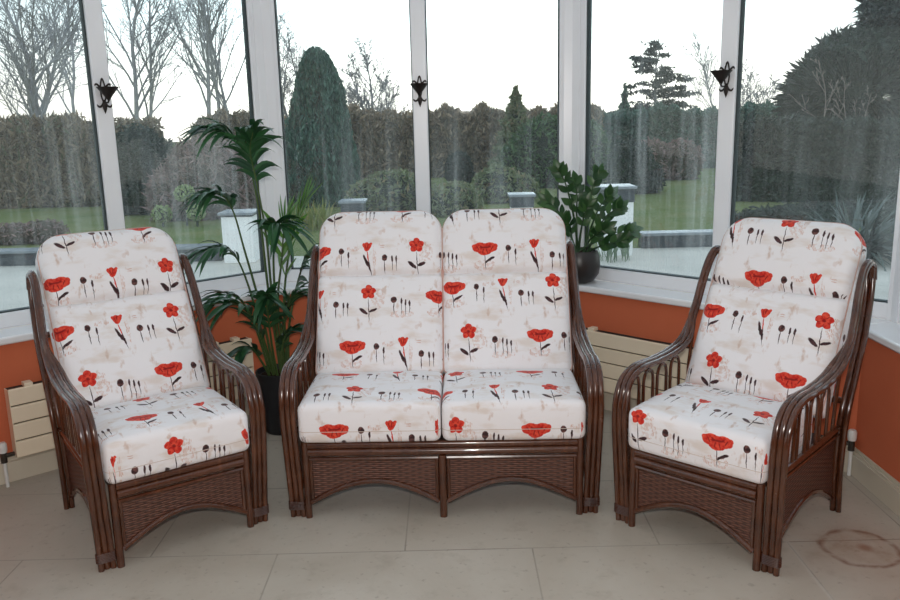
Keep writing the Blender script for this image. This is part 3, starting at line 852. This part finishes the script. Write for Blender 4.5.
FR = [  # base offset, world way points, share with leaflets, leaf length
    ((.01, 0), [(-.91, 4.08, .75), (-.93, 4.10, 1.10), (-.96, 4.08, 1.36), (-1.02, 4.04, 1.49), (-1.10, 3.98, 1.53)], .36, .19, 'palm', 15, .013),
    ((.03, .01), [(-.89, 4.08, .65), (-.905, 4.10, 1.00), (-.925, 4.07, 1.26), (-.935, 4.02, 1.42), (-.90, 3.95, 1.51)], .38, .19, 'palm', 15, .013),
    ((-.02, -.01), [(-.95, 4.06, .65), (-1.01, 4.06, .95), (-1.045, 4.05, 1.13), (-1.08, 4.00, 1.22), (-1.14, 3.95, 1.23)], .36, .15, 'palm', 12, .013),
    ((.02, -.02), [(-.87, 4.04, .60), (-.865, 4.04, .88), (-.845, 4.02, 1.03), (-.83, 3.98, 1.08), (-.79, 3.93, 1.07)], .40, .16, 'palm', 12, .013),
    ((-.03, .0), [(-.95, 4.03, .55), (-.99, 4.02, .76), (-1.03, 3.99, .91), (-1.08, 3.95, .97), (-1.15, 3.91, .97)], .42, .15, 'palm', 12, .013),
    ((.04, .02), [(-.84, 4.10, .65), (-.80, 4.12, .92), (-.75, 4.13, 1.08), (-.71, 4.13, 1.16)], .62, .16, 'palm_new', 12, .012),
    ((.03, .03), [(-.87, 4.10, .65), (-.84, 4.12, .88), (-.82, 4.13, 1.04), (-.80, 4.14, 1.10)], .55, .13, 'palm_new', 9, .012),
    ((-.02, -.03), [(-.92, 3.98, .44), (-.95, 3.95, .58), (-.99, 3.90, .69), (-1.06, 3.86, .71)], .62, .16, 'palm', 13, .014),
    ((.03, -.03), [(-.85, 4.01, .46), (-.82, 4.01, .60), (-.78, 4.00, .71), (-.71, 4.00, .72)], .60, .16, 'palm', 13, .014),
    ((.00, -.04), [(-.885, 3.97, .46), (-.885, 3.93, .62), (-.88, 3.88, .74), (-.86, 3.82, .75)], .58, .15, 'palm', 12, .014),
    ((.05, .0), [(-.82, 4.07, .52), (-.77, 4.09, .74), (-.72, 4.09, .87), (-.67, 4.08, .90)], .52, .16, 'palm', 11, .014),
    ((-.04, -.03), [(-.95, 3.98, .40), (-.98, 3.94, .47), (-1.02, 3.90, .47)], .55, .12, 'palm', 6, .018),
    ((.02, -.04), [(-.85, 4.00, .42), (-.82, 3.99, .52), (-.77, 3.99, .55)], .6, .12, 'palm', 7, .016),
    ((-.05, .02), [(-.98, 4.06, .54), (-1.03, 4.04, .68), (-1.09, 4.0, .73), (-1.15, 3.96, .72)], .5, .14, 'palm', 10, .013),
]
for (bo, pts, sh, ll, mt, nl, wd) in FR:
    frond(palm, (bo[0], bo[1], .298), [L_(p) for p in pts], sh, M[mt], rnd, nl, ll, wd, (.55 if pts[-1][2] > .9 else .5) if mt == 'palm' else .06)

# ------------------------------------------------------------------ ZZ plant in a bowl on the corner sill
ZX, ZY = .706, 4.440
zz = tag(empty('potted_plant', (ZX, ZY, ZS)), 'glossy bushy plant in round dark bowl on the windowsill corner', 'potted plant')
mb = MB(); mb.lathe([(.050, 0), (.080, .012), (.106, .052), (.113, .095), (.108, .145), (.094, .178), (.088, .176), (.090, .165), (.0001, .160)], (0, 0, 0), 34); mb.build('bowl', M['brown_bowl'], zz)
mb = MB(); mb.lathe([(.089, .160), (.05, .167), (.0001, .168)], (0, 0, 0), 20); mb.build('soil', M['soil'], zz)
def oval_leaf(mb, p, d, nrm, L, w):
    d = Vector(d).normalized(); nrm = Vector(nrm); nrm = (nrm - d * nrm.dot(d))
    if nrm.length < 1e-3: nrm = d.orthogonal()
    nrm.normalize(); sd = d.cross(nrm); V = []; F = []
    prof = [(0, .08), (.15, .55), (.35, .92), (.52, 1.0), (.72, .74), (.88, .36), (1.0, .02)]
    for (t, q) in prof:
        c = Vector(p) + d * L * t - nrm * L * .18 * t * t
        V += [c + sd * w * q + nrm * w * q * .25, c, c - sd * w * q + nrm * w * q * .25]
    for i in range(len(prof) - 1):
        a = 3 * i; F += [(a, a + 1, a + 4, a + 3), (a + 1, a + 2, a + 5, a + 4)]
    mb.add(V, F)
zr = random.Random(12)
ST = [(-.11, -.02, .60), (-.02, .02, .53), (.10, .03, .57), (-.17, -.02, .44), (.03, -.04, .42), (.20, -.02, .40), (.26, -.05, .28), (.16, .02, .46), (-.08, -.06, .34), (.12, -.08, .30), (.21, -.06, .23)]
for (ex, ey, ez) in ST:
    b = (zr.uniform(-.04, .04), zr.uniform(-.04, .04), .163)
    path = spline([b, (b[0] * .7 + ex * .30, b[1] * .7 + ey * .25, .145 + (ez - .145) * .50), (ex * .70, ey * .8, .145 + (ez - .145) * .84), (ex, ey, ez)], 7); n = len(path)
    mb = MB(); mb.tube(path, [.0072 - .0048 * i / (n - 1) for i in range(n)], 7); st = mb.build('stem', M['zz_stem'], zz)
    mb = MB(); flip = 0
    for i in range(7, n):
        if i % 3 and i < n - 2: continue
        p = Vector(path[i]); tg = (Vector(path[i]) - Vector(path[i - 1])).normalized()
        side = tg.cross(Vector((zr.uniform(-.6, .6), -1, zr.uniform(-.5, .6)))); side.normalize()
        nm = side.cross(tg)
        if nm.y > 0: nm = -nm
        for sg in (-1, 1):
            oval_leaf(mb, p, side * sg * .75 + tg * .85 + Vector((0, zr.uniform(-.4, .2), 0)), nm + Vector((zr.uniform(-.5, .5), 0, zr.uniform(0, .6))), zr.uniform(.058, .076), zr.uniform(.016, .021))
    oval_leaf(mb, path[-1], tg, nm, .075, .021)
    mb.build('leaves', M['zz'], st)

# ================================================================== garden
G = -.15
mb = MB(); mb.box(-60, 70, 10.7, 90, G - .2, G); mb.box(-60, -9, -5, 10.7, G - .2, G - .0); mb.box(12, 70, -5, 10.7, G - .2, G)
struct(mb.build('lawn', M['lawn'], smooth=False))
mb = MB()
mb.prism([(-9, -5), (-2.34, -5), (-2.34, 3.56), (-1.1, 4.76), (-1.1, 10.7), (-9, 10.7)], G - .2, G)
mb.prism([(-1.1, 4.76), (.77, 4.76), (.77, 10.7), (-1.1, 10.7)], G - .2, G)
mb.prism([(.77, 4.76), (2.02, 3.5), (2.0, -5), (12, -5), (12, 10.7), (.77, 10.7)], G - .2, G)
struct(mb.build('patio', M['slabs'], smooth=False))

def low_wall(x0, x1, y, label):
    t = tag(empty('low_garden_wall', ((x0 + x1) / 2, y, G)), label, 'garden wall', 'low walls edging the patio')
    h = (x1 - x0) / 2
    mb = MB(); mb.box(-h, h, -.09, .09, 0, .16); mb.build('wall_body', M['coping'], t, False)
    mb = MB(); mb.box(-h, h, -.13, .13, .16, .20); mb.build('coping', M['slate'], t, True, .008)
low_wall(-8.6, -2.90, 10.55, 'low grey wall edging the patio outside the left window')
low_wall(2.50, 5.0, 10.75, 'low grey wall edging the patio right of the broad white pier')

def pier(x, y, w, h, label, cap=.13):
    t = tag(empty('garden_pier', (x, y, G)), label, 'garden pier', 'white rendered piers on the patio edge')
    mb = MB(); mb.box(-w / 2, w / 2, -w / 2, w / 2, 0, h); mb.build('pier_body', M['render'], t, True, .006)
    c = w / 2 + .01
    mb = MB(); mb.box(-c, c, -c, c, h, h + cap); mb.build('cap_course', M['coping'], t, True, .004)
    c = w / 2 + .035
    mb = MB(); mb.box(-c, c, -c, c, h + cap, h + cap + .035); mb.build('cap_slab', M['slate'], t, True, .008)
pier(-2.62, 10.45, .38, .58, 'white garden pier outside, seen through the palm fronds', .02)
pier(-1.19, 10.5, .27, .57, 'white garden pier outside, above the left half of sofa')
pier(.93, 10.5, .27, .60, 'white garden pier outside, above the right half of sofa')
pier(2.08, 10.3, .37, .66, 'broad white garden pier outside, beside the plant in the bowl', .16)

# ---- foliage: clouds of single leaves round a dense core
def cards(mb_v, C, size, rng, el=1.7, updir=None):
    n = len(C)
    a = rng.normal(size=(n, 3)); a /= np.linalg.norm(a, axis=1, keepdims=True)
    if updir is not None:
        a = a * .45 + np.array(updir); a /= np.linalg.norm(a, axis=1, keepdims=True)
    b = np.cross(a, rng.normal(size=(n, 3))); b /= np.linalg.norm(b, axis=1, keepdims=True)
    s = size * rng.uniform(.6, 1.3, size=(n, 1))
    mb_v.append(np.stack([C - a * s * el, C + b * s * .5, C + a * s * el, C - b * s * .5], 1).reshape(-1, 3))
def foliage(name, C, size, mat, parent=None, seed=0, el=1.7, updir=None):
    rng = np.random.default_rng(seed); L = []; cards(L, C, size, rng, el, updir)
    V = np.concatenate(L); n = len(V) // 4
    me = bpy.data.meshes.new(name); me.from_pydata(V.tolist(), [], np.arange(n * 4).reshape(-1, 4).tolist()); me.update()
    return finish(me, name, mat, parent, False)
def shell(rng, n, c, r, lo=.75, zmin=-1.0):
    d = rng.normal(size=(n, 3)); d /= np.linalg.norm(d, axis=1, keepdims=True)
    d = d[d[:, 2] > zmin]
    return np.array(c) + d * np.array(r) * rng.uniform(lo, 1.04, size=(len(d), 1))
def blob(mb, c, r, rng, n=14, m=10, rough=.10):
    V = []; F = []
    for i in range(m + 1):
        th = math.pi * i / m
        for j in range(n):
            a = 2 * math.pi * j / n; k = 1 + rng.uniform(-rough, rough)
            V.append((c[0] + r[0] * math.sin(th) * math.cos(a) * k, c[1] + r[1] * math.sin(th) * math.sin(a) * k, c[2] + r[2] * math.cos(th) * k))
    for i in range(m):
        for j in range(n):
            l = (j + 1) % n; F.append((i * n + j, (i + 1) * n + j, (i + 1) * n + l, i * n + l))
    mb.add(V, F)
def shrub(name, loc, blobs, n, size, mat, core, label, cat='shrub', seed=1, el=1.6, group=None):
    rng = np.random.default_rng(seed); t = tag(empty(name, loc), label, cat, group)
    C = []; mb = MB(); tot = sum(b[3] * b[5] for b in blobs)
    for (x, y, z, rx, ry, rz_) in blobs:
        C.append(shell(rng, int(n * rx * rz_ / sum(b[3] * b[5] for b in blobs)), (x, y, z), (rx, ry, rz_), .8))
        blob(mb, (x, y, z), (rx * .84, ry * .84, rz_ * .84), rng)
    C = np.concatenate(C); C = C[C[:, 2] > .02]
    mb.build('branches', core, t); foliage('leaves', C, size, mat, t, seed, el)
    return t
def hedge(name, x0, x1, y0, y1, h, n, size, mat, core, label, seed=1, ragged=.15, cat='hedge', dy=1.0, el=1.7, updir=None):
    """hedge from (x0,y0) to (x1,y1)"""
    rng = np.random.default_rng(seed); t = tag(empty(name, ((x0 + x1) / 2, (y0 + y1) / 2, G)), label, cat)
    L = math.hypot(x1 - x0, y1 - y0); ux, uy = (x1 - x0) / L, (y1 - y0) / L
    def top(s): return h * (1 + ragged * (.5 * np.sin(s * 1.9 + seed) + .3 * np.sin(s * 4.7 + 2 * seed) + .3 * np.sin(s * 11.3 + seed)))
    s = rng.uniform(-L / 2, L / 2, n); hh = top(s); zf = rng.uniform(0, 1, n) ** .8
    front = rng.uniform(0, 1, n) < .75
    o = np.where(front, -dy / 2 + rng.uniform(-.12, .12, n), rng.uniform(-dy / 2, dy / 2, n)); z = np.where(front, zf * hh, hh * rng.uniform(.92, 1.08, n))
    C = np.stack([s * ux - o * -uy * -1, s * uy + o * ux, z], 1)
    C[:, 0] = s * ux - o * uy
    mb = MB(); k = 40; V = []; F = []
    for i in range(k + 1):
        q = -L / 2 + L * i / k; tt = float(top(np.array(q))) * .95; w_ = dy / 2 - .08
        for (oo, zz_) in ((-w_, 0), (-w_, tt), (w_, tt), (w_, 0)): V.append((q * ux - oo * uy, q * uy + oo * ux, zz_))
    for i in range(k):
        for j in range(3): F.append((4 * i + j, 4 * (i + 1) + j, 4 * (i + 1) + j + 1, 4 * i + j + 1))
    F += [(0, 1, 2, 3), tuple(4 * k + j for j in (3, 2, 1, 0))]
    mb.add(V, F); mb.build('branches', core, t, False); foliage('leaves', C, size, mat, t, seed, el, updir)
    return t
def bare_tree(loc, h, r, label, seed, spread=.45, mat='bark', stems=1, name='bare_tree', twig=.007, lean=0.0, low=.22, cnts=(22, 9, 4)):
    """winter tree: one or more wavering leaders, each with rising side limbs, sprays and twigs"""
    rd = random.Random(seed); t = tag(empty(name, loc), label, 'tree')
    tr = MB(); bm_ = MB()
    def limb(mb, p, d, L, r_, lev, n):
        pts = [Vector(p)]; rr = [r_]; dd = Vector(d).normalized()
        for i in range(n):
            dd = (dd + Vector((rd.uniform(-1, 1), rd.uniform(-1, 1), rd.uniform(-.35, .65))) * .15).normalized()
            pts.append(pts[-1] + dd * (L / n)); rr.append(max(twig, r_ * (1 - .85 * (i + 1) / n)))
        mb.tube(pts, rr, 6 if lev == 3 else 4 if lev == 2 else 3, caps=False)
        if lev == 0: return
        cnt = cnts[3 - lev]
        for c in range(cnt):
            f = (low if lev == 3 else .15) + (1 - (low if lev == 3 else .15)) * (c + rd.uniform(.1, .9)) / cnt
            x = f * n; i = min(int(x), n - 1); q = pts[i].lerp(pts[i + 1], x - i); tg = (pts[i + 1] - pts[i]).normalized()
            ax = tg.orthogonal().normalized(); ax.rotate(Matrix.Rotation(rd.uniform(0, 6.283), 3, tg))
            nd = (tg * (1 - spread * .6) + ax * spread * rd.uniform(.7, 1.4) + Vector((0, 0, .12))).normalized()
            limb(bm_, q, nd, L * (1.05 - f) * rd.uniform(.38, .62) + .10 * L * rd.random(), max(twig, rr[i] * .55), lev - 1, {3: 6, 2: 4, 1: 3}[lev])
    for f in range(stems):
        a = rd.uniform(0, 6.28); k = .20 if stems > 1 else .03
        limb(tr, (.12 * math.cos(a) * (stems > 1), .12 * math.sin(a) * (stems > 1), -.05), (lean + k * math.cos(a), k * math.sin(a), 1), h * (1 - .12 * f), r * (1 - .15 * f), 3, 10)
    tr.build('trunk', M[mat], t); bm_.build('branches', M[mat], t)
    return t
def conifer(loc, h, r, label, seed, n=9000, size=.055, mat='conifer', base=.0, shape='column', name='conifer_tree'):
    rng = np.random.default_rng(seed); t = tag(empty(name, loc), label, 'tree')
    z = rng.uniform(0, 1, n)
    if shape == 'column': prof = lambda q: (np.clip(1 - q, 0, 1) ** .42) * (.80 + .20 * np.clip(q / .35, 0, 1))
    else: prof = lambda q: np.clip(1 - q, 0, 1) ** .9 * (1 + .18 * np.sin(q * 46 + seed))
    keep = rng.uniform(0, 1, n) < prof(z) + .12; z = z[keep]; a = rng.uniform(0, 2 * math.pi, len(z))
    rr = r * prof(z) * (1 + .08 * np.sin(a * 5 + z * 9) + .06 * np.sin(a * 11 - z * 17)) * rng.uniform(.82, 1.05, len(z))
    C = np.stack([rr * np.cos(a), rr * np.sin(a), base + z * (h - base)], 1)
    mb = MB(); zs = np.linspace(0, .985, 16)
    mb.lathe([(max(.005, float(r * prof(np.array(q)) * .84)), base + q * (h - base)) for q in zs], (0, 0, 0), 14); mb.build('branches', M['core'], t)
    mb = MB(); mb.tube([(0, 0, 0), (0, 0, h * .7)], [.09, .03], 8); mb.build('trunk', M['bark'], t)
    foliage('foliage', C, size, M[mat], t, seed, 1.7, (0, 0, .8) if shape == 'column' else None)
    return t
def cedar(loc, h, r, label, seed, mat='conifer_d'):
    rng = np.random.default_rng(seed); t = tag(empty('cedar_tree', loc), label, 'tree')
    mb = MB(); mb.tube([(0, 0, 0), (0.02, 0, h * .5), (0, 0, h)], [.10, .06, .015], 8); mb.build('trunk', M['bark'], t)
    C = []; lb = MB(); nb = 40
    for k in range(nb):
        q = ((k + rng.uniform(0, 1)) / nb) ** 1.15; z = h * (.34 + .65 * q)
        a = rng.uniform(0, 6.28) if k % 3 else rng.choice([0, math.pi]) + rng.uniform(-.4, .4)
        L = (r * (1 - q) ** .85 + .07 * r) * rng.uniform(.45, 1.15)
        top_ = np.array([0, 0, z]); m0 = np.array([math.cos(a) * L * .5, math.sin(a) * L * .5, z + rng.uniform(.0, .12) * L])
        e = np.array([math.cos(a) * L, math.sin(a) * L, m0[2] + rng.uniform(-.16, .10) * L])
        lb.tube([tuple(top_), tuple(m0), tuple(e)], [.022, .014, .006], 5)
        for _ in range(int(2 + 5 * L / r)):
            f = rng.uniform(.25, 1.0); cpt = top_ + (m0 - top_) * f * 2 if f < .5 else m0 + (e - m0) * (f - .5) * 2
            m_ = int(rng.uniform(14, 34)); C.append(cpt + rng.normal(size=(m_, 3)) * np.array([.085, .085, .022]) * r * rng.uniform(.5, 1.1))
    lb.build('branches', M['bark'], t); foliage('foliage', np.concatenate(C), .036 * r, M[mat], t, seed, 1.8)
    return t
def blades(name, loc, n, L, w, mat, label, seed, spread=.6, cat='grass clump', droop=.25, foot=.1):
    rd = random.Random(seed); mb = MB()
    for _ in range(n):
        a = rd.uniform(0, 6.28); s = spread * rd.uniform(.2, 1.0); l = L * rd.uniform(.6, 1.1)
        leaflet(mb, (foot * rd.uniform(-1, 1), foot * rd.uniform(-1, 1), 0), (math.cos(a) * s, math.sin(a) * s, 1), (math.cos(a) * -1, math.sin(a) * -1, s), l, w * rd.uniform(.7, 1.2), droop * rd.uniform(.3, 1.6), 4)
    o = mb.build(name, M[mat], None, False); o.location = loc
    return tag(o, label, cat)

# hedges and belts of trees
hedge('beech_hedge', -16.5, -6.4, 18.8, 18.8, 1.74, 20000, .055, M['beech'], M['core_b'], 'tall brown beech hedge behind the left lawn', 3, .10, el=2.2, updir=(0, 0, .4))
hedge('mixed_hedge', -7.5, 4.6, 25.5, 25.5, 1.80, 24000, .07, M['twiggy'], M['core_b'], 'brown winter hedge across the back of the garden, behind the sofa', 4, .12, el=2.2, updir=(0, 0, .4))
hedge('green_hedge', 4.9, 12.5, 27.5, 26.0, 1.70, 14000, .08, M['conifer'], M['core'], 'dark green hedge under the layered cedar', 5, .10)
hedge('yew_hedge', 5.55, 11.5, 16.9, 13.6, 1.42, 18000, .055, M['yew'], M['core'], 'near dark hedge below the huge evergreen, seen over right armchair', 6, .05)
shrub('evergreen_bush', (-6.05, 16.6, G), [(0, 0, .75, .62, .6, .98), (.40, .2, .6, .5, .5, .85), (-.35, 0, .6, .4, .5, .85)], 5200, .05, M['yew'], M['core'], 'dark clipped evergreen bush just right of the left window mullion', seed=7)
shrub('twiggy_shrub', (-4.55, 15.4, G), [(0, 0, .6, .65, .5, .85), (.6, .2, .6, .5, .5, .75), (-.5, -.1, .4, .45, .4, .55)], 5200, .045, M['pink'], M['core_b'], 'pinkish brown twiggy shrub between dark evergreen bush and the palm', seed=8, el=3.0)
for q, (x, y, z, r_) in enumerate(((-4.92, 14.3, .22, .17), (-4.52, 14.35, .56, .17), (-4.30, 14.2, .24, .16))):
    lab = ['pale faded hydrangea head over the left armchair, lowest and leftmost', 'pale faded hydrangea head, the highest, left of the palm', 'pale faded hydrangea head nearest to the palm fronds'][q]
    rng = np.random.default_rng(30 + q); t = tag(empty('hydrangea', (x, y, G)), lab, 'shrub', 'pale hydrangeas beyond the patio')
    mb = MB(); mb.tube([(0, 0, 0), (.02, 0, z)], .02, 6); blob(mb, (0, 0, z), (r_ * .7,) * 3, rng); mb.build('stem', M['core'], t)
    foliage('flower_head', shell(rng, 420, (0, 0, z), (r_, r_, r_ * .85)), .035, M['hydrangea'], t, 30 + q, 1.0)

# conifers
conifer((-2.60, 17.5, G), 3.15, .82, 'big columnar conifer beyond the left half of the sofa', 9, 22000, .045, 'conifer')
conifer((1.85, 22.4, G), 2.48, .75, 'small pointed conifer beyond the right half of the sofa', 10, 9000, .06, 'olive', shape='cone')
conifer((3.38, 24.2, G), 2.35, .50, 'narrow conifer half hidden by the right window post', 11, 6000, .05, 'conifer', shape='cone')
cedar((8.85, 36, G), 4.7, 2.1, 'layered cedar against the sky beside right mullion', 12)
conifer((6.95, 33, G), 2.9, .45, 'thin spire conifer left of the layered cedar', 13, 3000, .06, 'conifer', shape='cone')
shrub('evergreen_tree', (10.2, 19.0, G), [(-.9, 0, 2.0, 1.75, 1.3, 1.1), (-.75, 0, 2.75, 1.35, 1.1, .75), (.5, 0, 3.75, 1.5, 1.2, 1.05), (1.6, 0, 5.0, 1.8, 1.3, 1.4), (1.6, 0, 2.5, 2.1, 1.4, 2.2), (-.1, -.2, 3.3, 1.0, 1.0, .7), (-.3, .2, 1.0, 1.9, 1.3, 1.1)], 34000, .085, M['conifer_d'], M['core'], 'huge dark evergreen tree filling the top right corner', 'tree', 14, el=2.2)
# middle of the garden
shrub('round_shrub', (.12, 15.0, G), [(0, 0, .22, .50, .45, .38)], 2200, .035, M['olive'], M['core'], 'low rounded olive shrub just above the sofa, beyond the mullion', seed=15)
shrub('round_shrub', (1.05, 17.2, G), [(0, 0, .30, .55, .5, .45), (.4, .1, .22, .45, .4, .35)], 2400, .04, M['olive'], M['core'], 'rounded shrub behind the right pier over the sofa', seed=16)
shrub('dark_shrub', (-1.05, 16.2, G), [(0, 0, .30, .7, .5, .46), (.45, .1, .25, .45, .4, .36), (-.5, 0, .2, .45, .4, .36)], 3200, .045, M['olive'], M['core'], 'broad grey-green shrub right of the columnar conifer', seed=17)
shrub('dark_shrub', (.30, 20.8, G), [(0, 0, .42, .34, .3, .48)], 1800, .05, M['yew'], M['core'], 'dark upright shrub standing on the lawn beyond the mullion', seed=18)
shrub('dark_shrub', (2.45, 20.6, G), [(0, 0, .75, .95, .6, .98), (.9, .2, .7, .7, .5, .95), (-.7, 0, .5, .5, .5, .7)], 5200, .06, M['evergreen'], M['core'], 'dark bushy shrub under the small pointed conifer', seed=19)
shrub('dark_shrub', (4.05, 18.5, G), [(0, 0, .5, .55, .5, .68), (.25, 0, .3, .5, .5, .45)], 2600, .05, M['yew'], M['core'], 'dark rounded shrub on the right lawn under the cedar', seed=20)
shrub('brown_shrub', (5.35, 22.0, G), [(0, 0, .45, .75, .5, .6), (.8, .1, .45, .6, .5, .6)], 2600, .06, M['pink'], M['core_b'], 'brown bare shrub at the far edge of the right lawn', seed=21)
shrub('russet_shrub', (-6.6, 12.6, G), [(0, 0, .12, .5, .3, .2), (.45, 0, .16, .35, .3, .2)], 900, .03, M['pink'], M['core_b'], 'low russet brown shrub on the lawn edge at far left', seed=27)
shrub('low_shrub', (5.6, 12.6, G), [(0, 0, .08, .9, .4, .26), (-.7, .1, .06, .6, .4, .22), (.8, -.2, .1, .7, .4, .28)], 2600, .04, M['yew'], M['core'], 'low dark spreading shrub under the near dark hedge, behind the flax', seed=28)
blades('straw_grass', (-2.30, 13.5, G), 170, .62, .012, 'straw', 'straw-coloured ornamental grass at the foot of columnar conifer', 22, .55, droop=.3, foot=.35)
blades('iris_clump', (1.98, 9.8, G), 34, .42, .010, 'blade', 'green blades growing at the foot of the broad white pier', 23, .5, droop=.25, foot=.18)
blades('flax_clump', (4.75, 9.6, G), 300, 1.30, .019, 'flax', 'large spiky grey-green flax clump behind the head of right armchair', 24, 2.4, droop=.40, foot=.16)
# bare winter trees
bare_tree((-11.1, 22.3, G), 7.4, .10, 'big many-stemmed bare tree at the far left edge above the beech hedge', 52, .55, stems=3)
bare_tree((-13.4, 31.0, G), 9.0, .08, 'slender bare tree between the big bare tree and the left mullion', 32, .5)
bare_tree((-10.1, 27.4, G), 8.4, .095, 'bare tree just right of the left candle sconce', 46, .5, stems=2)
bare_tree((-8.9, 31.5, G), 9.6, .10, 'bare tree left of the palm, first of the two trunks', 34, .42)
bare_tree((-9.2, 36.0, G), 9.8, .10, 'bare tree directly behind the palm top', 35, .5, stems=2)
bare_tree((-2.2, 29.5, G), 4.4, .07, 'bare tree right of columnar conifer', 37, .60, stems=3, cnts=(24, 10, 5))
bare_tree((-5.7, 33.0, G), 6.2, .07, 'bare tree behind the left side of columnar conifer', 38, .6, stems=3, cnts=(22, 9, 5))
bare_tree((10.4, 32.8, G), 4.5, .045, 'thin bare tree between the cedar and the right sconce', 39, .45)
bare_tree((11.0, 30.0, G), 3.5, .04, 'low twiggy bare tree right of the right sconce', 40, .6, stems=3)
bare_tree((8.05, 17.05, G), 2.8, .026, 'pale bare shrub in front of the huge dark evergreen', 41, .5, 'bark_pale', stems=3, name='bare_shrub', twig=.005, low=.35, cnts=(7, 4, 2))
